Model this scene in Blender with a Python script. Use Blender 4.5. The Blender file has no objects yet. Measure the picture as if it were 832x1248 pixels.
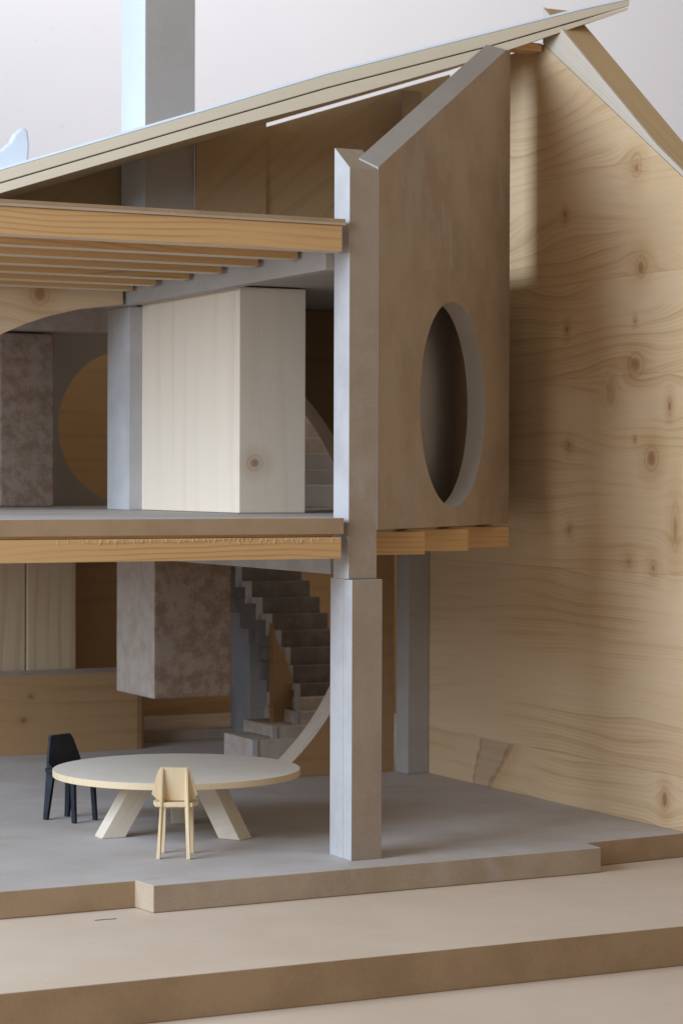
import bpy, bmesh, math, random
from mathutils import Vector, Matrix
random.seed(7)
S = bpy.context.scene
col = S.collection

# ------------------------------------------------------------------ camera
F = 2861.4
YAW, PIT, ROL = math.radians(63.207), math.radians(-.7235), math.radians(.173)
cp, sp = math.cos(PIT), math.sin(PIT)
V = Vector((math.cos(YAW)*cp, math.sin(YAW)*cp, sp))
R0 = Vector((math.sin(YAW), -math.cos(YAW), 0)); U0 = R0.cross(V)
RR = R0*math.cos(ROL)+U0*math.sin(ROL); UU = -R0*math.sin(ROL)+U0*math.cos(ROL)
CAM = Vector((-6.86365, -13.42445, 2.45))
cd = bpy.data.cameras.new('camera'); cam = bpy.data.objects.new('camera', cd); col.objects.link(cam)
m = Matrix.Identity(4)
for i in range(3):
    m[i][0] = RR[i]; m[i][1] = UU[i]; m[i][2] = -V[i]; m[i][3] = CAM[i]
cam.matrix_world = m
cd.sensor_width = 36; cd.sensor_fit = 'VERTICAL'; cd.sensor_height = 36
cd.lens = 36*F/1248; cd.shift_y = -3/1248; cd.clip_start = .1; cd.clip_end = 200
cd.dof.use_dof = True; cd.dof.focus_distance = 15.4; cd.dof.aperture_fstop = 2.4
S.camera = cam

def at(px, py, Y):
    "where the sight line through a pixel meets the upright plane at depth Y"
    d = V*F+RR*(px-416)+UU*(621-py)
    return CAM+d*((Y-CAM.y)/d.y)

# ------------------------------------------------------------------ material helpers
class NT:
    def __init__(s, name):
        s.mat = bpy.data.materials.new(name); s.mat.use_nodes = True
        s.t = s.mat.node_tree; s.t.nodes.clear()
        s.out = s.t.nodes.new('ShaderNodeOutputMaterial'); s.b = s.t.nodes.new('ShaderNodeBsdfPrincipled')
        s.t.links.new(s.b.outputs[0], s.out.inputs[0])
        g = s.t.nodes.new('ShaderNodeNewGeometry'); s.P = g.outputs['Position']; s.N = g.outputs['Normal']
    def _in(s, sock, v):
        if isinstance(v, bpy.types.NodeSocket): s.t.links.new(v, sock)
        else: sock.default_value = v
    def m(s, op, a, b=0., c=0., clamp=False):
        n = s.t.nodes.new('ShaderNodeMath'); n.operation = op; n.use_clamp = clamp
        s._in(n.inputs[0], a); s._in(n.inputs[1], b); s._in(n.inputs[2], c); return n.outputs[0]
    def add(s, a, b): return s.m('ADD', a, b)
    def sub(s, a, b): return s.m('SUBTRACT', a, b)
    def mul(s, a, b): return s.m('MULTIPLY', a, b)
    def dot(s, w, v=None):
        n = s.t.nodes.new('ShaderNodeVectorMath'); n.operation = 'DOT_PRODUCT'
        s.t.links.new(v or s.P, n.inputs[0]); n.inputs[1].default_value = w; return n.outputs['Value']
    def xyz(s, x, y, z):
        n = s.t.nodes.new('ShaderNodeCombineXYZ')
        for i, q in enumerate((x, y, z)): s._in(n.inputs[i], q)
        return n.outputs[0]
    def noise(s, vec, scale, detail=3., rough=.55):
        n = s.t.nodes.new('ShaderNodeTexNoise'); s.t.links.new(vec, n.inputs['Vector'])
        n.inputs['Scale'].default_value = scale; n.inputs['Detail'].default_value = detail
        n.inputs['Roughness'].default_value = rough; return n.outputs['Fac']
    def ss(s, v, lo, hi, a=0., b=1.):
        n = s.t.nodes.new('ShaderNodeMapRange'); n.interpolation_type = 'SMOOTHSTEP'
        s._in(n.inputs['Value'], v)
        for k, q in zip(('From Min', 'From Max', 'To Min', 'To Max'), (lo, hi, a, b)): n.inputs[k].default_value = q
        return n.outputs['Result']
    def mix(s, f, a, b):
        n = s.t.nodes.new('ShaderNodeMix'); n.data_type = 'RGBA'
        s._in(n.inputs['Factor'], f)
        for i, q in ((6, a), (7, b)):
            if isinstance(q, bpy.types.NodeSocket): s.t.links.new(q, n.inputs[i])
            else: n.inputs[i].default_value = (*q, 1)
        return n.outputs[2]
    def bump(s, h, strength, dist):
        n = s.t.nodes.new('ShaderNodeBump'); s.t.links.new(h, n.inputs['Height'])
        n.inputs['Strength'].default_value = strength; n.inputs['Distance'].default_value = dist
        s.t.links.new(n.outputs[0], s.b.inputs['Normal'])
    def done(s, c, rough=.7, spec=.25):
        if isinstance(c, bpy.types.NodeSocket): s.t.links.new(c, s.b.inputs['Base Color'])
        else: s.b.inputs['Base Color'].default_value = (*c, 1)
        s._in(s.b.inputs['Roughness'], rough); s.b.inputs['Specular IOR Level'].default_value = spec
        return s.mat

def mdf(name, a, b, patch=1.6, speck=.25, amt=.7, rough=.75, c=None):
    "fibre board: soft cloudy tone, fine felted fibres, a few scuffs; optional third stain colour"
    n = NT(name)
    big = n.noise(n.P, patch, 4, .6); fine = n.noise(n.P, 55, 3, .7); micro = n.noise(n.P, 170, 2, .8)
    k = n.ss(big, .34, .68)
    k = n.m('MULTIPLY_ADD', n.sub(fine, .5), speck*1.8, n.mul(k, amt))
    k = n.m('MULTIPLY_ADD', n.sub(micro, .5), speck*2.6, k)
    cc = n.mix(n.m('MAXIMUM', k, 0., clamp=True), a, b)
    nick = n.noise(n.P, 26, 2, .5); cc = n.mix(n.ss(nick, .735, .80, 0, .45), cc, tuple(min(1, q*1.5) for q in a))
    scuf = n.noise(n.xyz(n.dot((9, 2, 3)), n.dot((1, 30, 8)), n.dot((4, 5, 34))), .7, 3, .6); cc = n.mix(n.ss(scuf, .66, .78, 0, .35), cc, tuple(q*.62 for q in b))
    if c:
        st = n.noise(n.xyz(n.dot((1, .3, 0)), n.dot((0, 1, .2)), n.dot((.2, 0, .6))), 3.1, 5, .65)
        cc = n.mix(n.ss(st, .52, .68, 0, .75), cc, c)
    n.bump(n.add(fine, micro), .22, .006)
    return n.done(cc, rough)

def wood(name, ga, ac, base, dark, F_=14., warp=.5, knots=(), joints=(), line=.55, fibre=.22, seed=0., slope=0., tone=None, vary=0., fine_=.3, branch=False):
    """sawn softwood. ga grain direction, ac across it; knots (u, v, radius along, radius across, strength)"""
    n = NT(name)
    u = n.dot(ga); v = n.dot(ac)
    idx = None
    for j in joints:
        st = n.m('GREATER_THAN', v, j); idx = st if idx is None else n.add(idx, st)
    us = n.add(u, seed) if idx is None else n.m('MULTIPLY_ADD', idx, 5.37, n.add(u, seed))
    w = n.dot(tuple(1-abs(a)-abs(b) if abs(a)+abs(b) < 1 else 0. for a, b in zip(ga, ac)))
    big = n.noise(n.xyz(n.mul(us, .38), n.mul(v, 1.25), n.mul(w, .6)), 1., 1.2, .45)
    med = n.noise(n.xyz(n.mul(us, 1.3), n.mul(v, 4.), w), 1., 1.5, .4)
    g = n.mul(v, F_)
    g = n.m('MULTIPLY_ADD', n.sub(big, .5), n.m('MULTIPLY_ADD', idx, F_*vary, F_*warp*.5) if vary else F_*warp, g)
    g = n.m('MULTIPLY_ADD', n.sub(med, .5), F_*warp*.10, g)
    if slope: g = n.m('MULTIPLY_ADD', u, F_*slope, g)
    halo = None; cores = []
    for (ku, kv, ru, rv, s_) in knots:
        du = n.mul(n.sub(u, ku), 1/ru); dv = n.mul(n.sub(v, kv), 1/rv)
        d2 = n.add(n.mul(du, du), n.mul(dv, dv)); d = n.m('SQRT', d2)
        inf = n.m('EXPONENT', n.mul(n.add(n.mul(n.mul(du, du), .10), n.mul(n.mul(dv, dv), .16)), -1.))
        push = n.mul(n.m('TANH', n.mul(dv, .9)), inf)
        g = n.m('MULTIPLY_ADD', push, -F_*rv*1.15*s_, g)
        dd = n.m('MULTIPLY_ADD', n.sub(med, .5), .9, d)
        cores.append((dd, s_)); hh = n.mul(n.ss(dd, 3.4, .9), s_*.8)
        halo = hh if halo is None else n.m('MAXIMUM', halo, hh)
    fr = n.m('FRACT', g)
    lw = n.mul(n.ss(fr, .45, .93), n.ss(fr, 1., .95))
    f3 = n.m('FRACT', n.mul(g, 3.7)); lw = n.m('MULTIPLY_ADD', n.mul(n.ss(f3, .4, .85), n.ss(f3, 1., .9)), fine_, n.mul(lw, 1-fine_*.5))
    amp = n.ss(n.noise(n.xyz(n.mul(us, .4), n.mul(v, 2.6), w), 1.3, 2), .36, .66, .08, 1.)
    fb = n.noise(n.xyz(n.mul(us, 4.), n.mul(v, 130.), n.mul(w, 90.)), 1., 2, .6)
    f2 = n.noise(n.xyz(n.mul(us, 1.2), n.mul(v, 22.), n.mul(w, 14.)), 1., 3, .6)
    k = n.mul(n.mul(lw, amp), line)
    k = n.m('MULTIPLY_ADD', n.sub(fb, .5), fibre*1.2, k)
    k = n.m('MULTIPLY_ADD', n.sub(f2, .5), fibre*1.6, k)
    if halo is not None: k = n.m('MULTIPLY_ADD', halo, .42, k)
    if tone is not None:
        k = n.m('MULTIPLY_ADD', n.ss(n.noise(n.xyz(n.mul(us, .3), n.mul(v, .9), w), 1., 2), .35, .65), tone, k)
    c = n.mix(n.m('MAXIMUM', k, 0., clamp=True), base, dark)
    kc = (dark[0]*.58, dark[1]*.42, dark[2]*.36)
    for dd, s_ in cores:
        ring = n.m('MULTIPLY_ADD', n.m('SINE', n.mul(dd, 11.)), .07, .9)
        c = n.mix(n.mul(n.mul(n.ss(dd, .85, .35), ring), min(1., .8*s_)), c, kc)
        c = n.mix(n.mul(n.mul(n.ss(dd, .75, .95), n.ss(dd, 1.3, 1.0)), .22*s_), c, (kc[0]*.6, kc[1]*.6, kc[2]*.6))
    for j in joints:
        q = n.m('ABSOLUTE', n.sub(v, j)); c = n.mix(n.ss(q, .007, .001, 0, .22), c, kc)
    if branch:      # a steep branch stub cut off by the board joint
        wob = n.mul(n.sub(n.noise(n.P, 7., 3), .5), .16)
        dl = n.add(n.sub(u, n.m('MULTIPLY_ADD', v, -.24, 2.995)), wob); dr = n.add(n.sub(u, n.m('MULTIPLY_ADD', v, -.95, 2.755)), wob)
        cut = n.ss(v, .383, .376)
        ins = n.mul(n.mul(n.ss(dl, .01, -.02), n.ss(dr, -.01, .03)), cut)
        c = n.mix(n.mul(ins, n.m('MULTIPLY_ADD', f2, .7, .25)), c, (.40, .265, .17))
        for q, wd in ((dl, .022), (dr, .045)):
            c = n.mix(n.mul(n.mul(n.ss(n.m('ABSOLUTE', q), wd, wd*.3), cut), n.m('MULTIPLY_ADD', f2, .8, .1)), c, (.20, .09, .04))
        hal = n.mul(n.mul(n.ss(dr, -.28, -.02), n.ss(dr, .02, -.02)), cut); c = n.mix(n.mul(hal, .45), c, (.50, .27, .11))
    n.bump(n.add(fb, n.mul(lw, .4)), .18, .004)
    return n.done(c, .62, .3)

GREY_A, GREY_B, GREY_C = (.43, .39, .355), (.34, .29, .245), (.33, .265, .205)
M = {}
M['grey'] = mdf('grey_board', GREY_A, GREY_B, 1.2, .3, .5)
M['grey_pale'] = mdf('pale_grey_board', (.50, .475, .46), (.38, .35, .335), 2.2, .25, .6)
M['floor'] = mdf('grey_floor_board', (.52, .47, .435), (.43, .375, .335), 1.0, .3, .8, .6, c=(.46, .375, .30))
M['grey_brown'] = mdf('brown_grey_board', (.44, .335, .24), (.34, .25, .175), 1.6, .5, .8, c=(.42, .35, .29))
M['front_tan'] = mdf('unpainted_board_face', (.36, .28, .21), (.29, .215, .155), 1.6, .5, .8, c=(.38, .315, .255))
M['stair_tan'] = mdf('cut_edge_board', (.66, .54, .42), (.55, .43, .32), 3., .4, .7)
M['tread_shade'] = mdf('shaded_tread', (.20, .165, .145), (.13, .105, .09), 6., .5, .8)  # colour darkened to carry the weak light at the rear stairs
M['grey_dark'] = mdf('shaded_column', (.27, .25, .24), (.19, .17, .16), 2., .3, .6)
M['mottle'] = mdf('mottled_plaster', (.37, .27, .20), (.235, .15, .10), 9., 1., 1., .8, c=(.35, .285, .235))
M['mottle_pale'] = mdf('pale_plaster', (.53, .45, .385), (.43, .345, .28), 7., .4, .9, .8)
M['tan'] = mdf('raw_board', (.50, .385, .27), (.40, .29, .19), 1.5, .3, .6)
M['tan_edge'] = mdf('raw_board_edge', (.40, .275, .165), (.30, .195, .11), 2.5, .45, .6)
M['base'] = mdf('base_board', (.61, .48, .365), (.54, .415, .30), 1.1, .3, .6, .65)
M['table_white'] = mdf('pale_board', (.84, .76, .65), (.79, .71, .59), 3., .15, .6, .55)
M['backdrop'] = mdf('plaster_wall', (.74, .76, .83), (.72, .74, .81), .35, .03, .6, .9)
M['black'] = mdf('black_paint', (.018, .021, .028), (.034, .037, .045), 9., .5, .7, .42)
X, Y, Z = (1, 0, 0), (0, 1, 0), (0, 0, 1)
P_LT, P_DK = (.62, .475, .31), (.40, .24, .12)
kn = [(.642, 3.975, .075, .085, 1), (.70, 3.285, .10, .085, 1), (.50, 2.613, .08, .085, 1), (.313, .20, .045, .075, 1.),
      (1.655, 4.454, .028, .04, .9), (1.625, 3.586, .032, .045, 1), (.70, 4.70, .07, .085, .9),
      (1.02, 3.10, .10, .17, .5), (.276, 2.975, .03, .06, 1.), (.20, 2.11, .05, .17, .7), (.78, 1.868, .05, .05, .8),
      (.469, 1.832, .05, .055, .8), (.712, 3.6, .022, .03, .9), (1.595, 2.714, .04, .04, .8), (.705, 2.745, .02, .025, .9),
      (1.579, 2.078, .03, .045, .6)]
M['pine_wall'] = wood('pine_board', Y, Z, (.68, .485, .29), (.45, .25, .10), 9., .62, kn, (.385, 1.79, 3.215, 3.93, 4.75), line=.42, fibre=.17, tone=.24, vary=.22, fine_=.55, branch=True)
M['joist'] = wood('yellow_pine', X, Z, (.62, .375, .165), (.40, .19, .065), 26., .35, (), (), line=.65, fibre=.3)
M['joist_end'] = M['joist']
M['box_wood'] = wood('white_spruce', Z, (1, -.8, 0), (.80, .67, .52), (.56, .36, .19), 4.5, .35, [(2.57, -1.375, .055, .06, 1.)], (), line=.17, fibre=.08, fine_=.1)
M['arch_wood'] = wood('arch_pine', X, Z, (.66, .48, .30), (.44, .24, .10), 9., .5, [(-.79, 3.88, .07, .085, .9)], (), line=.35, fibre=.15)
M['dark_pine'] = wood('amber_pine', Z, (1, .3, 0), (.42, .27, .13), (.24, .13, .05), 8., .5, (), (), line=.5, fibre=.25)
M['dark_pine_h'] = wood('amber_pine_level', (1, .2, 0), Z, (.38, .225, .105), (.27, .145, .06), 6., .4, [(1.35, .52, .03, .026, 1.), (1.28, .31, .03, .026, 1.)], (), line=.45, fibre=.25)
M['golden'] = wood('golden_pine', (1, .2, 0), Z, (.58, .385, .19), (.44, .26, .11), 8., .4, (), (), line=.4, fibre=.25)
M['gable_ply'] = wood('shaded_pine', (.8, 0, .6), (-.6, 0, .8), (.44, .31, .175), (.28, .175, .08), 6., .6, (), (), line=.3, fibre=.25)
M['ply'] = wood('roof_plywood', X, (0, .3, 1), (.60, .49, .35), (.47, .36, .235), 12., .12, (), (), line=.1, fibre=.2)
M['ply_top'] = wood('roof_veneer', (.0, .8, .6), X, (.58, .41, .22), (.43, .27, .12), 9., .5, (), (), line=.4, fibre=.2)
M['pale_ply'] = wood('pale_roof_edge', (0, .83, .55), (0, -.55, .83), (.62, .53, .42), (.45, .35, .25), 34., .1, (), (), line=.5, fibre=.25)
M['vert_pine'] = wood('upright_pine', Z, X, (.60, .45, .29), (.42, .24, .11), 7., .4, (), (), line=.5, fibre=.2)
M['chair_wood'] = wood('basswood', Z, X, (.72, .55, .34), (.56, .38, .20), 60., .2, (), (), line=.25, fibre=.2)
M['leg_wood'] = wood('birch', (.6, 0, .8), (.8, .3, -.6), (.70, .60, .47), (.52, .41, .29), 24., .25, (), (), line=.45, fibre=.35)
M['fibre'] = NT('torn_fibre').done((.70, .55, .34), .8)
M['pencil'] = NT('graphite').done((.08, .08, .085), .5)
M['white'] = mdf('lit_face_white', (.74, .78, .82), (.68, .72, .78), 3., .15, .5)  # bright light put into colour: roof rim, tower side, glare, lowest upper step

# ------------------------------------------------------------------ geometry helpers
def build(name, bm, mat, parent=None, bevel=0., kind=None, smooth=False, mats=None):
    bmesh.ops.recalc_face_normals(bm, faces=bm.faces[:])
    me = bpy.data.meshes.new(name)
    if parent is None:      # origin at the base of the thing
        xs = [v.co for v in bm.verts]
        o_ = Vector(((min(v.x for v in xs)+max(v.x for v in xs))/2, (min(v.y for v in xs)+max(v.y for v in xs))/2, min(v.z for v in xs)))
    else: o_ = Vector(parent.get('_o', (0, 0, 0)))
    for v in bm.verts: v.co -= o_
    bm.to_mesh(me); bm.free()
    for q in (mats or [mat]): me.materials.append(M[q])
    if smooth:
        for p in me.polygons: p.use_smooth = True
    ob = bpy.data.objects.new(name, me); col.objects.link(ob)
    if parent is None: ob.location = o_
    else: ob.parent = parent
    ob['_o'] = tuple(o_)
    if bevel:
        b = ob.modifiers.new('bevel', 'BEVEL'); b.width = bevel; b.segments = 2; b.limit_method = 'ANGLE'; b.angle_limit = math.radians(35)
    if kind: ob['kind'] = kind
    return ob
def tag(o, label, cat, group=None, kind=None):
    o['label'] = label; o['category'] = cat
    if group: o['group'] = group
    if kind: o['kind'] = kind
    return o
def empty(name, loc, label, cat, group=None):
    e = bpy.data.objects.new(name, None); e.empty_display_size = .1; col.objects.link(e); e.location = loc; e['_o'] = tuple(loc)
    return tag(e, label, cat, group)
def box(x0, x1, y0, y1, z0, z1, bm=None):
    bm = bm or bmesh.new()
    vs = [bm.verts.new((x, y, z)) for z in (z0, z1) for (x, y) in ((x0, y0), (x1, y0), (x1, y1), (x0, y1))]
    for f in ((3, 2, 1, 0), (4, 5, 6, 7), (0, 1, 5, 4), (1, 2, 6, 5), (2, 3, 7, 6), (3, 0, 4, 7)): bm.faces.new([vs[i] for i in f])
    return bm
def prism(front, back, bm=None):
    "two matching outlines joined into a solid"
    bm = bm or bmesh.new()
    a = [bm.verts.new(p) for p in front]; b = [bm.verts.new(p) for p in back]
    bm.faces.new(a); bm.faces.new(b[::-1]); n = len(a)
    for i in range(n): bm.faces.new((a[i], a[(i+1) % n], b[(i+1) % n], b[i]))
    return bm
def flat(pts, z0, z1, bm=None): return prism([(x, y, z0) for x, y in pts], [(x, y, z1) for x, y in pts], bm)
def upright(pts, y0, y1, bm=None): return prism([(x, y0, z) for x, z in pts], [(x, y1, z) for x, z in pts], bm)
def holed(outer, inner, fn, off):
    "plate with a round hole: fn maps plate coordinates to 3-D, off(p) gives the far-side point"
    bm = bmesh.new()
    o = [bm.verts.new(fn(*p)) for p in outer]; i_ = [bm.verts.new(fn(*p)) for p in inner]
    es = [bm.edges.new((L[k], L[(k+1) % len(L)])) for L in (o, i_) for k in range(len(L))]
    bmesh.ops.triangle_fill(bm, use_beauty=True, use_dissolve=False, edges=es)
    ff = bm.faces[:]
    dup = {v: bm.verts.new(off(v.co)) for v in o+i_}
    for f in ff: bm.faces.new([dup[v] for v in reversed(f.verts)])
    for L in (o, i_):
        for k in range(len(L)):
            a, b = L[k], L[(k+1) % len(L)]; bm.faces.new((a, b, dup[b], dup[a]))
    return bm

# ------------------------------------------------------------------ setting: backdrop, base, platforms
bm = box(-30, 40, 16, 16.2, -3, 25); build('backdrop', bm, 'backdrop', kind='structure')
bm = box(-30, 40, -12, 15.9, -.8, -.402); build('ground', bm, 'base', kind='structure')
bm = flat([(-9, -2.0), (1.146, -2.034), (9, -2.06), (9, 10), (-9, 10)], -.40, -.168)
ob = build('platform', bm, 'base', bevel=.004, kind='structure', mats=['base', 'tan_edge'])
for p in ob.data.polygons:
    if abs(p.normal.z) < .5: p.material_index = 1
slab = [(-9, -.165), (-1.53, -.09), (-1.50, -.305), (1.745, -.235), (1.765, -.014), (2.66, .062), (9, .12), (9, 8.6), (-9, 8.6)]
ob = build('floor', flat(slab, -.166, 0), 'floor', bevel=.006, kind='structure', mats=['floor', 'tan_edge', 'grey_brown', 'tan'])
for p in ob.data.polygons:
    if abs(p.normal.z) < .5:
        c = p.center+ob.location
        p.material_index = 2 if (c.y < -.2 and -1.4 < c.x < 1.7) else (3 if -1.6 < c.x < -1.45 else 1)
bm = bmesh.new()
pts = [(-1.90, -.367), (-1.875, -.372), (-1.84, -.368), (-1.80, -.377), (-1.765, -.372)]
for a, b in zip(pts, pts[1:]): flat([(a[0], a[1]-.003), (b[0], b[1]-.003), (b[0], b[1]+.003), (a[0], a[1]+.003)], -.1675, -.1645, bm)
tag(build('pencil_mark', bm, 'pencil'), 'faint dark scratch on the pale lower platform, in front of the notched floor edge', 'mark')

# ------------------------------------------------------------------ pine side wall and its roof sheet
RK = lambda y: 4.478+.6625*y
bm = prism([(2.632, .04, 0.0), (2.632, 3.97, 0.0), (2.632, 3.97, 4.478), (2.632, 2.6, 5.793), (2.632, 1.985, 5.793), (2.632, .04, RK(.04))],
           [(2.80, .04, 0.0), (2.80, 3.97, 0.0), (2.80, 3.97, 4.478), (2.80, 2.6, 5.793), (2.80, 1.985, 5.793), (2.80, .04, RK(.04))])
bmesh.ops.translate(bm, verts=bm.verts[:], vec=(0, 0, .001))
tag(build('gable_wall', bm, 'pine_wall', bevel=.003), 'tall knotty pine gable wall closing the right side, its top sloping down to the right', 'wall')
low = [(1.985, 5.80), (.04, RK(.04)+.008), (-.5, RK(-.5)+.008)]
up = [(-.5, 4.155), (.121, 4.602), (.443, 4.825), (1.123, 5.38), (1.712, 5.86), (1.985, 6.075)]
e = empty('roof_sheet', (2.75, .8, 5.0), 'narrow golden roof sheet lying along the sloping top of the pine gable wall', 'roof')
prof = low+up
bm = prism([(2.632, a, b) for a, b in prof], [(2.655, a, b) for a, b in prof]); build('cut_edge', bm, 'pale_ply', e)
prof2 = [(a, b-.004 if i > 2 else b+.002) for i, (a, b) in enumerate(prof)]
bm = prism([(2.656, a, b) for a, b in prof2], [(2.90, a, b) for a, b in prof2]); build('veneer', bm, 'ply_top', e, bevel=.003)
bm = box(2.36, 2.60, 1.95, 2.10, 5.73, 5.79)
tag(build('ridge_block', bm, 'joist'), 'small orange wooden block at the ridge between the grey partition and the pine gable wall', 'block')

# ------------------------------------------------------------------ diagonal partition with round hole
D = Vector((1, .9, 0)).normalized(); NB = Vector((-.9, 1, 0)).normalized()
P0 = Vector((.19, .03, 0)); TH = .135; LEN = 2.87
zt = lambda s: 4.458+.665*(D.y*s)+.012
outer = [(0, 2.128), (LEN, 2.122), (LEN, zt(LEN)), (0, zt(0))]
cs, cz, cr = 1.545, 2.985, .725
inner = [(cs+cr*math.cos(a*math.pi/40), cz+cr*math.sin(a*math.pi/40)) for a in range(80)]
def off(c):
    q = Vector(c)+NB*TH
    if c.z > 4.3: q.z += .665*NB.y*TH
    return q
bm = holed(outer, inner, lambda s, z: P0+D*s+Vector((0, 0, z)), off)
ob = build('partition', bm, 'grey_brown', mats=['grey_brown', 'grey'])
for p in ob.data.polygons:
    if abs(p.normal.dot(NB)) < .9: p.material_index = 1
tag(ob, 'brown-grey diagonal partition wall with a tall round opening, standing above the stepped joist ends', 'wall')

# ------------------------------------------------------------------ front post, block and portal frame
e = empty('corner_post', (.09, .14, 0), 'tall grey corner post at the front with a mitred sloping top, carrying beam ends', 'post')
def sl(y): return 4.456+.70*(y-.03)
bm = prism([(-.018, .03, 1.812), (.188, .03, 1.812), (.188, .25, 1.812), (-.018, .25, 1.812)],
           [(-.018, .03, sl(.03)), (.188, .03, sl(.03)), (.188, .25, sl(.25)), (-.018, .25, sl(.25))])
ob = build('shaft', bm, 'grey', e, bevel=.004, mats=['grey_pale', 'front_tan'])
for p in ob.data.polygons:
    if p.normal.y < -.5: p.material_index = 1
bm = box(-.014, .19, .110, .295, .001, 1.811); build('footing', bm, 'grey_pale', e, bevel=.001)
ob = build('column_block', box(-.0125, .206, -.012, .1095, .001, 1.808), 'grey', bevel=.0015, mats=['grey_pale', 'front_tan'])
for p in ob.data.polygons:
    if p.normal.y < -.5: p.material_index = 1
tag(ob, 'shorter grey block standing in front of the foot of the corner post', 'block')
tag(build('side_beam', box(-.016, .10, .297, 3.96, 1.835, 1.942), 'grey_pale', bevel=.003), 'long pale grey beam running back from the corner post under the lower floor', 'beam')
tag(build('side_beam', box(-.078, .02, .252, 4.2, 3.815, 4.072), 'grey', bevel=.003), 'long grey beam running back from the corner post under the upper joist ends', 'beam')
def diag_poly(x0, xr, y0=0., yb=8.3, gap=.006):
    a = P0+NB*(TH+gap)
    yy = lambda x: a.y+(x-a.x)*.9
    return [(x0, y0), (-.066, y0), (-.066, .30), (a.x+(.30-a.y)/.9, .30), (xr, yy(xr)), (xr, yb), (x0, yb)]
tag(build('soffit_board', flat([(.022, .32), (.24, .32), (2.3, 2.19), (2.3, 4.6), (.022, 4.6)], 3.85, 3.97), 'grey'), 'flat grey ceiling board over the pale timber box', 'board')
tag(build('back_post', box(-.012, .14, 3.86, 4.33, 2.208, 3.812), 'grey_pale', bevel=.004), 'pale grey post on the upper floor beside the pale timber box', 'post')
tag(build('back_column', box(2.43, 2.63, 3.745, 3.955, .001, 5.2), 'grey', bevel=.006), 'grey column in the rear corner where the pine gable wall ends', 'column')

# ------------------------------------------------------------------ floors and joists
ob = build('floor_plate', flat(diag_poly(-3.1, 2.24), 2.103, 2.206), 'floor', bevel=.003, mats=['floor', 'tan_edge'])
for p in ob.data.polygons:
    if abs(p.normal.z) < .5: p.material_index = 1
tag(ob, 'middle floor plate, grey on top with a brown front edge, under the timber box', 'floor plate')
e = empty('ceiling_sheet', (-1, 2, 4.078), 'thin upper sheet laid over the upper row of joists, with a bright rough edge', 'sheet')
build('lower_ply', flat(diag_poly(-3.1, 2.2, -.012, 4.4), 4.078, 4.094), 'tan', e)
build('upper_ply', flat([(x, y+.004) for x, y in diag_poly(-3.1, 2.2, -.012, 4.4)], 4.0945, 4.118), 'tan_edge', e)
def joist(y, xe, z0, z1, t, lab, grp):
    ob = build('joist', box(-3.1, xe, y, y+t, z0, z1), 'joist', bevel=.003, mats=['joist', 'pale_ply'])
    for p in ob.data.polygons:
        if p.normal.z < -.5: p.material_index = 1  # underside coloured pale in place of light bounced off the floor
    return tag(ob, lab, 'joist', grp)
nth = ['front', 'second', 'third', 'fourth', 'fifth', 'sixth', 'seventh']
for i, (y, xe) in enumerate([(0, -.085), (.6, -.11), (1.2, -.12), (1.8, -.128), (2.4, -.12), (3., -.135), (3.52, -.115)]):
    joist(y, xe, 3.911, 4.076, .14, nth[i]+' of the upper row of yellow pine joists, counted from the front', 'upper joists')
lj = []
for i, (y, xe) in enumerate([(0, -.085), (.60, .855), (1.2, 1.54), (1.8, 2.235)]):
    lj.append(joist(y, xe, 1.945, 2.101 if i else 2.083, .15, ['front yellow pine joist of the lower floor with frayed fibres along its top', 'lower floor joist whose end shows directly right of the corner post', 'lower floor joist whose end shows in the middle under the partition', 'lower floor joist whose end reaches farthest right under the partition'][i], 'lower joists'))
bm = bmesh.new()
def fiber(x, y, z, L, bm):
    pts = []; a = random.uniform(-.6, .6); k = random.uniform(-14, 14)
    px, pz = x, z
    for i in range(6):
        pts.append((px, pz)); px += math.sin(a)*L/5; pz -= math.cos(a)*L/5; a += k*L/5
    w = random.uniform(.0007, .0015)
    upright([(q[0]-w, q[1]) for q in pts]+[(q[0]+w, q[1]) for q in pts[::-1]], y-random.uniform(.001, .005), y-.0004, bm)
for i in range(150):
    x = random.choice([random.gauss(-1.45, .22), random.gauss(-.42, .2), random.uniform(-2.0, -.1)])
    if x > -.1 or x < -2.2: continue
    fiber(x, 0., 2.083-random.uniform(0, .006), random.choice((.008, .014, .02, .034)), bm)
f = build('frayed_fibre', bm, 'fibre', lj[0]); f['kind'] = 'stuff'

# ------------------------------------------------------------------ timber box
tag(build('timber_box', box(.10, .63, 2.0, 3.95, 2.209, 3.838), 'box_wood', bevel=.006), 'large pale spruce box with one knot standing upright on the middle floor', 'box')

# ------------------------------------------------------------------ arched pine board, circle panel, upper back walls
xs = [-9, -2.4, -1.9, -1.6, -1.307, -1.112, -.915, -.716, -.448, -.108]; zs = [2.4, 2.5, 2.95, 3.22, 3.443, 3.549, 3.637, 3.706, 3.773, 3.817]
zs[0] = 2.21; xs[0] = -2.5
pts = list(zip(xs, zs))
bm = upright(pts+[(-.108, 4.075), (-2.9, 4.075), (-2.9, 2.21)], 3.75, 3.86)
tag(build('arched_board', bm, 'arch_wood'), 'pale pine board with an arched lower edge and one knot, hanging behind the upper joists', 'board')
cx, c_z, cR = .13, 1.68, 2.055
def disc_wall(x0, x1, z0, z1):
    a0 = math.asin((z0-c_z)/cR); a1 = math.acos((x0-cx)/cR)
    n = 64; arc = [(cx+cR*math.cos(a0+(a1-a0)*i/n), c_z+cR*math.sin(a0+(a1-a0)*i/n)) for i in range(n+1)]
    return arc+[(x0, z1), (x1, z1), (x1, z0)]
pl = disc_wall(.2, 2.42, .001, 3.845)
ob = build('brown_wall', upright(pl, 3.972, 4.23), 'dark_pine_h', mats=['dark_pine_h', 'stair_tan'])
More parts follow.
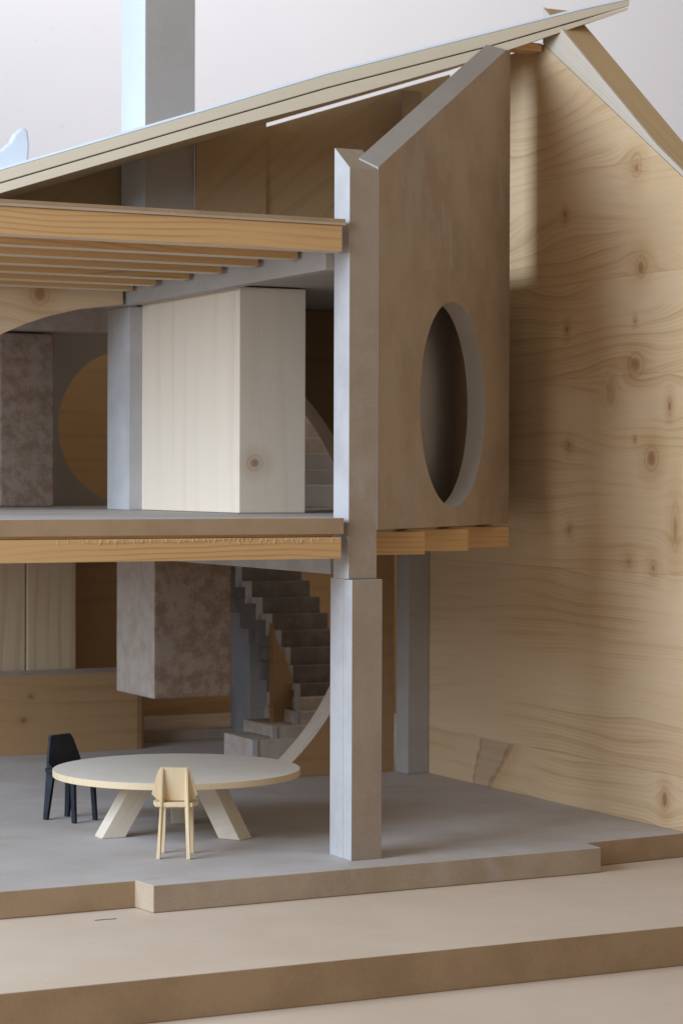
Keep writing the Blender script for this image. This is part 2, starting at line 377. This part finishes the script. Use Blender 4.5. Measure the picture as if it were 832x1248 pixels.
for p in ob.data.polygons:
    if abs(p.normal.y) < .5: p.material_index = 1
tag(ob, 'brown wooden wall with a huge circular opening in front of the stairs', 'wall')
roofz = lambda x: 4.948+.3286*x
def gw(x0, x1, y0, y1, dz=0., z0=4.12): return upright([(x0, z0), (x1, z0), (x1, roofz(x1)-dz), (x0, roofz(x0)-dz)], y0, y1)
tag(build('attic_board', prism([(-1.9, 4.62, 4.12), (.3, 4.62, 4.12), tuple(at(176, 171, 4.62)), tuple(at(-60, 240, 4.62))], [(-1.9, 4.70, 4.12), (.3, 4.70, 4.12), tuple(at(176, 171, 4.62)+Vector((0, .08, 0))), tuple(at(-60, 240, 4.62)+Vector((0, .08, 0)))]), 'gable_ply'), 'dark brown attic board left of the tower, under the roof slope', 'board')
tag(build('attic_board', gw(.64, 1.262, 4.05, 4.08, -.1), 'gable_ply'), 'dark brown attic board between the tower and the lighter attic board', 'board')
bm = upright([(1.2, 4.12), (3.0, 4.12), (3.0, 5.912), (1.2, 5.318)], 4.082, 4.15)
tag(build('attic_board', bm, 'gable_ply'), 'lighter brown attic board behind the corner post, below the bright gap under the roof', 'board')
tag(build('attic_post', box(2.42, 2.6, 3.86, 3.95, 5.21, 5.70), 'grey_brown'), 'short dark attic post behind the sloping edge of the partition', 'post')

tag(build('attic_light_block', box(-1.66, -1.6, 3.45, 4.6, 4.12, 4.40), 'gable_ply'), 'unseen low board added to keep side light out of the attic', 'board')  # added out of view, stops the window light entering the attic
# roof sheet (two boards)
top = [(-4.2, 4.46, 3.79), (-1.492, 3.377, 4.662), (-.02, 2.788, 5.150), (0.084, 2.746, 5.184), (0.997, 2.381, 5.495), (2.149, 1.92, 5.83), (2.789, 1.664, 6.016), (3.122, 1.531, 6.100)]
mid = [(-4.2, 4.46, 3.69), (-1.492, 3.377, 4.568), (-.02, 2.788, 5.058), (0.084, 2.746, 5.093), (0.997, 2.381, 5.393), (2.149, 1.92, 5.732), (2.789, 1.664, 5.943), (3.115, 1.534, 6.045)]
bot = [(-4.2, 4.46, 3.60), (-1.492, 3.377, 4.495), (-.02, 2.788, 4.977), (0.085, 2.746, 5.011), (0.997, 2.381, 5.287), (2.15, 1.92, 5.658), (2.795, 1.662, 5.905), (3.099, 1.54, 6.015)]
def strip3(lo, hi, ylo, inset=0., bevel=0.):
    bm = bmesh.new(); nrm = Vector((.37, .93, 0))
    rows = []
    for a, b in zip(lo, hi):
        a = Vector(a)+nrm*inset; b = Vector(b)+nrm*inset
        bx = min(a.x, 2.9); by = 4.6 if a.x < .1 else 3.9  # left part runs further back, added to block light from the tower side
        h = b.z-a.z
        zb = 4.948+.332*bx
        by = max(by, a.y+.03)
        if a.x < -3: zb = a.z
        base = zb+ylo(a.x)
        rows.append([bm.verts.new(a), bm.verts.new(b), bm.verts.new((bx, by, base+h)), bm.verts.new((bx, by, base))])
    for r, q in zip(rows, rows[1:]):
        for i in range(4): bm.faces.new((r[i], r[(i+1) % 4], q[(i+1) % 4], q[i]))
    bm.faces.new(rows[0]); bm.faces.new(rows[-1][::-1])
    return bm
e = empty('roof', (1, 3, 4.9), 'long roof made of two thin plywood layers, its front edge rising from left to upper right', 'roof')
build('lower_layer', strip3(bot, [(x, y, z-.005) for x, y, z in mid], lambda x: 0.), 'ply', e)
build('upper_layer', strip3([(x, y, z+.003) for x, y, z in mid], top, lambda x: .09, inset=-.004), 'ply', e, bevel=.008)
build('lit_rim', strip3([(x, y, z+.001) for x, y, z in top], [(x, y, z+.019) for x, y, z in top], lambda x: .18, inset=-.006), 'white', e)  # thin white strip added for the light caught along the top edge

# tower, and the mass hanging below
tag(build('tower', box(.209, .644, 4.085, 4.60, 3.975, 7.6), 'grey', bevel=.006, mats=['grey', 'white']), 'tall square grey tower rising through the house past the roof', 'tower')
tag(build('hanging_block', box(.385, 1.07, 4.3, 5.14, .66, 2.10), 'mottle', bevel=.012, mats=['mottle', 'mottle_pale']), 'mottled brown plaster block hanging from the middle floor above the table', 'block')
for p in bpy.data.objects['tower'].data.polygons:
    if p.normal.x < -.5: p.material_index = 1  # left face whitened to stand for strong light on that side
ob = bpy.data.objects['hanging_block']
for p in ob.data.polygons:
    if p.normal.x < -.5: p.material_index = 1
pts = [(q.x, q.z) for q in (at(a, b, 4.0) for a, b in ((-40, 196), (0, 183), (12, 173), (17, 163), (24, 157), (30, 155), (34, 160), (36, 178), (34, 203), (30, 222), (-40, 240)))]
tag(build('glare_shape', upright(pts, 3.98, 4.05), 'white', bevel=.02), 'painted-in light, a pale blue-white scrap behind the low left end of the roof', 'glare')  # solid cutout standing in for a patch of glare

# ------------------------------------------------------------------ upper floor, far left
tag(build('masonry_pier', box(-.36, .144, 6.0, 6.5, 2.208, 3.715), 'mottle', bevel=.02), 'mottled brown plaster pier at the far left of the middle floor', 'pier')
tag(build('lintel', box(-1.2, .62, 5.8, 6.35, 3.73, 3.96), 'mottle_pale', bevel=.01), 'stained pale lintel over the mottled brown pier', 'lintel')
n = 72; inner = [(1.171+.708*math.cos(i*math.tau/n), 2.935+.708*math.sin(i*math.tau/n)) for i in range(n)]
bm = holed([(-1.5, 2.208), (2.6, 2.208), (2.6, 4.3), (-1.5, 4.3)], inner, lambda s, z: Vector((s, 6.8, z)), lambda c: Vector(c)+Vector((0, .16, 0)))
tag(build('rear_wall', bm, 'grey'), 'dark grey rear wall with a round opening left of the back post', 'wall')
q0 = P0+NB*.40; qa = q0+D*.72; qb = q0+D*3.55
tag(build('inner_wall', flat([(qa.x, qa.y), (qb.x, qb.y), (qb.x+NB.x*.1, qb.y+NB.y*.1), (qa.x+NB.x*.1, qa.y+NB.y*.1)], 2.208, 4.075), 'grey'), 'dark grey inner wall seen through the tall round opening of the partition', 'wall')
tag(build('golden_board', box(-.4, 2.9, 7.8, 7.9, 2.208, 4.25), 'golden'), 'golden wooden board seen through the round opening left of the back post', 'board')
tag(build('back_wall', box(-6, 8, 8.3, 8.5, .001, 4.3), 'dark_pine_h'), 'amber pine wall at the very back, in the dark gap beside the upright boards', 'wall')
tag(build('rear_light_lid', box(-6, 1.35, 4.75, 6.95, 4.305, 4.4), 'dark_pine_h'), 'unseen lid added to shade the rear rooms', 'board')  # hidden cover added to darken the rear, cut short where light should enter

# ------------------------------------------------------------------ ground floor, back
pts = [(-2.5, 6.4), (1.08, 6.4), (1.13, 6.415), (1.165, 6.45), (1.18, 6.5), (1.18, 6.95), (-2.5, 6.95)]
ob = build('bench', flat(pts, .001, .705), 'dark_pine_h', mats=['dark_pine_h', 'mottle_pale'])
for p in ob.data.polygons:
    if p.normal.z > .5: p.material_index = 1
tag(ob, 'long low wooden bench with two small knots and a rounded end at the back left', 'bench')
tag(build('upright_board', box(-1.6, .225, 7.0, 7.1, .001, 2.10), 'vert_pine', bevel=.01), 'leftmost pale upright pine board behind the bench', 'board', 'upright boards')
tag(build('upright_board', box(.235, .706, 6.98, 7.1, .001, 2.10), 'vert_pine', bevel=.01), 'pale upright pine board behind the bench, next to the dark gap', 'board', 'upright boards')
tag(build('step_block', flat([(1.3, 6.85), (3.4, 6.85), (3.4, 8.2), (1.3, 8.2)], .001, .10), 'grey_brown', bevel=.004), 'low dark step in the shade behind the end of the bench', 'step')
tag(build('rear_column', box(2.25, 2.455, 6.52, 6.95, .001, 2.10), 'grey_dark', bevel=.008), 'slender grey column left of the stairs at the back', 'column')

# ------------------------------------------------------------------ stairs
def stair(rows, name, label, zbot, base_m, nosing_m, light_first=99):
    e = empty(name, (rows[0][0], rows[0][2], zbot), label, 'stairs')
    pz = zbot
    for i, (x0, x1, y, z) in enumerate(rows):
        build('step', box(x0+.05, x1, y, y+.7, pz-.02 if i else pz, z), base_m[i] if isinstance(base_m, list) else base_m, e, bevel=.008)
        if nosing_m:
            b = box(x0, x0+.05, y-.012, y+.02, pz-.05 if i else pz, z+.006)
            if i+1 < len(rows) and rows[i+1][0] < x0: box(rows[i+1][0]+.05, x0+.001, y-.0115, y+.11, z-.05, z+.006, b)
            build('stringer_tooth', b, nosing_m, e)
        pz = z
    return e
lower = []
px_rows = [(307, 372, 903), (331, 392, 886), (357, 420, 868), (360, 420, 851), (359, 420, 834), (350, 420, 812), (347, 420, 790), (336, 412, 769), (325, 400, 749), (313, 390, 729), (300, 378, 709), (288, 368, 691)]
for i, (a, b, y) in enumerate(px_rows):
    Yq = 4.75+.11*i; A = at(a, y, Yq); B = at(b, y, Yq); lower.append((A.x, B.x, Yq, A.z))
e = stair(lower, 'lower_stairs', 'dark stairs with a pale zigzag edge climbing behind the circular opening on the ground floor', .001, ['mottle_pale']*4+['tread_shade']*8, 'grey_pale')
o = [at(a, b, 5.25) for a, b in ((333, 760), (338, 782), (352, 812), (363, 850), (372, 905), (333, 905))]
bm = prism([tuple(q) for q in o], [(q.x, q.y+.08, q.z) for q in o]); build('side_board', bm, 'dark_pine_h', e)
upper = []
for i, y in enumerate((591, 572, 552, 533, 514, 495, 476)):
    Yq = 4.8+.2*i; A = at(340, y, Yq); B = at(425, y, Yq); upper.append((A.x, B.x, Yq, A.z))
stair(upper, 'upper_stairs', 'upper flight of stairs seen through the slot between the timber box and the corner post', 2.207, ['white', 'grey_pale', 'grey_pale', 'mottle_pale', 'mottle_pale', 'mottle_pale', 'mottle_pale'], None)  # lowest step coloured white for the light falling on it

# ------------------------------------------------------------------ table
TC = Vector((-.548, 1.60))
e = empty('round_table', (TC.x, TC.y, 0), 'large round pale table on slanting square legs standing on the grey floor', 'table')
bm = bmesh.new(); n = 128; TR = .855
ring = [(TC.x+TR*math.cos(i*math.tau/n), TC.y+TR*math.sin(i*math.tau/n)) for i in range(n)]
ob = build('table_top', flat(ring, .405, .45), 'table_white', e, bevel=.003, mats=['table_white', 'chair_wood'])
for p in ob.data.polygons:
    if abs(p.normal.z) < .5: p.material_index = 1
for a in (178, 302, 62):
    a = math.radians(a); d = Vector((math.cos(a), math.sin(a), 0)); t = Vector((-d.y, d.x, 0))
    c = Vector((TC.x, TC.y, 0)); w = .075
    pr = []
    for (r, z) in ((.40, .001), (.575, .001), (.33, .404), (.155, .404)): pr.append((c+d*r, z))
    f = [tuple(Vector((p.x, p.y, z))+t*w) for p, z in pr]; b = [tuple(Vector((p.x, p.y, z))-t*w) for p, z in pr]
    build('leg', prism(f, b), 'leg_wood', e, bevel=.006)
bm = bmesh.new()
bmesh.ops.create_cone(bm, cap_ends=True, segments=48, radius1=.51, radius2=.51, depth=.034)
bmesh.ops.translate(bm, verts=bm.verts[:], vec=(TC.x-.02, TC.y+.02, .387)); build('underplate', bm, 'table_white', e)

# ------------------------------------------------------------------ chairs
def chair(loc, fwd, mat, label, s=1.):
    e = bpy.data.objects.new('chair', None); col.objects.link(e); e.empty_display_size = .1
    e.location = (loc[0], loc[1], .001); e.rotation_euler.z = math.atan2(-fwd[0], fwd[1]); e.scale = (s, s, s*.94 if s > 1 else s)
    tag(e, label, 'chair', 'chairs at the round table'); e['_o'] = (0, 0, 0)
    for sx in (-1, 1):
        # back post: one bar from the floor to the top of the back
        lo = .098*sx; hi = .080*sx; w = .0125
        f = [(lo-w, -.035, 0), (lo+w, -.035, 0), (hi+w, .012, .35), (hi+w*.95, -.005, .565), (hi+w*.4-.004*sx, -.007, .582), (hi-w*.6, -.007, .582), (hi-w, .012, .35)]
        build('back_post', prism(f, [(x, y+.036-.012*(z > .5), z) for x, y, z in f]), mat, e, bevel=.003)
        f = [(.096*sx-.011, .225, 0), (.096*sx+.011, .225, 0), (.088*sx+.0135, .205, .325), (.088*sx-.0135, .205, .325)]
        build('front_leg', prism(f, [(x, y+.032, z) for x, y, z in f]), mat, e, bevel=.003)
    hx = [(-.10, .368), (.10, .368), (.125, .385), (.15, .41), (.108, .555), (.088, .588), (-.088, .588), (-.108, .555), (-.15, .41), (-.125, .385)]
    build('backrest', prism([(x, .047-.04*(z-.37)/.2, z) for x, z in hx], [(x, .066-.04*(z-.37)/.2, z) for x, z in hx]), mat, e, bevel=.003)
    st = [(-.12, -.005), (.12, -.005), (.145, .10), (.13, .255), (-.13, .255), (-.145, .10)]
    build('seat', flat(st, .333, .362), mat, e, bevel=.004)
    build('seat_rail', box(-.085, .085, .195, .215, .298, .3325), mat, e, bevel=.002)
    return e
chair((-1.0, .57), (.485, .875), 'chair_wood', 'small light wooden chair seen from behind, pulled up to the front of the table')
chair((-1.05, 2.60), (.42, -.91), 'black', 'small black chair standing behind the left end of the table', 1.1)

# ------------------------------------------------------------------ light
w = bpy.data.worlds.new('World'); S.world = w; w.use_nodes = True
bg = w.node_tree.nodes['Background']; bg.inputs[0].default_value = (1.0, .885, .75, 1); bg.inputs[1].default_value = .40
def area(name, loc, aim, sx, sy, power, color):
    l = bpy.data.lights.new(name, 'AREA'); l.shape = 'RECTANGLE'; l.size = sx; l.size_y = sy; l.energy = power; l.color = color
    o = bpy.data.objects.new(name, l); col.objects.link(o); o.location = loc
    o.rotation_euler = (Vector(aim)-Vector(loc)).to_track_quat('-Z', 'Y').to_euler()
area('window_light', (-12, -1.6, 6.2), (0, 1.4, 1.0), 8, 7, 2700, (.63, .79, 1.0))
area('backdrop_fill', (5.5, 9.2, 13), (9, 16, 7.5), 15, 4, 800, (1, .95, .90))  # added lamp out of view, only brightens the backdrop
for o in bpy.data.objects:
    if '_o' in o: del o['_o']
S.view_settings.view_transform = 'Standard'; S.view_settings.look = 'None'; S.view_settings.exposure = 0; S.view_settings.gamma = 1
S.cycles.use_denoising = True
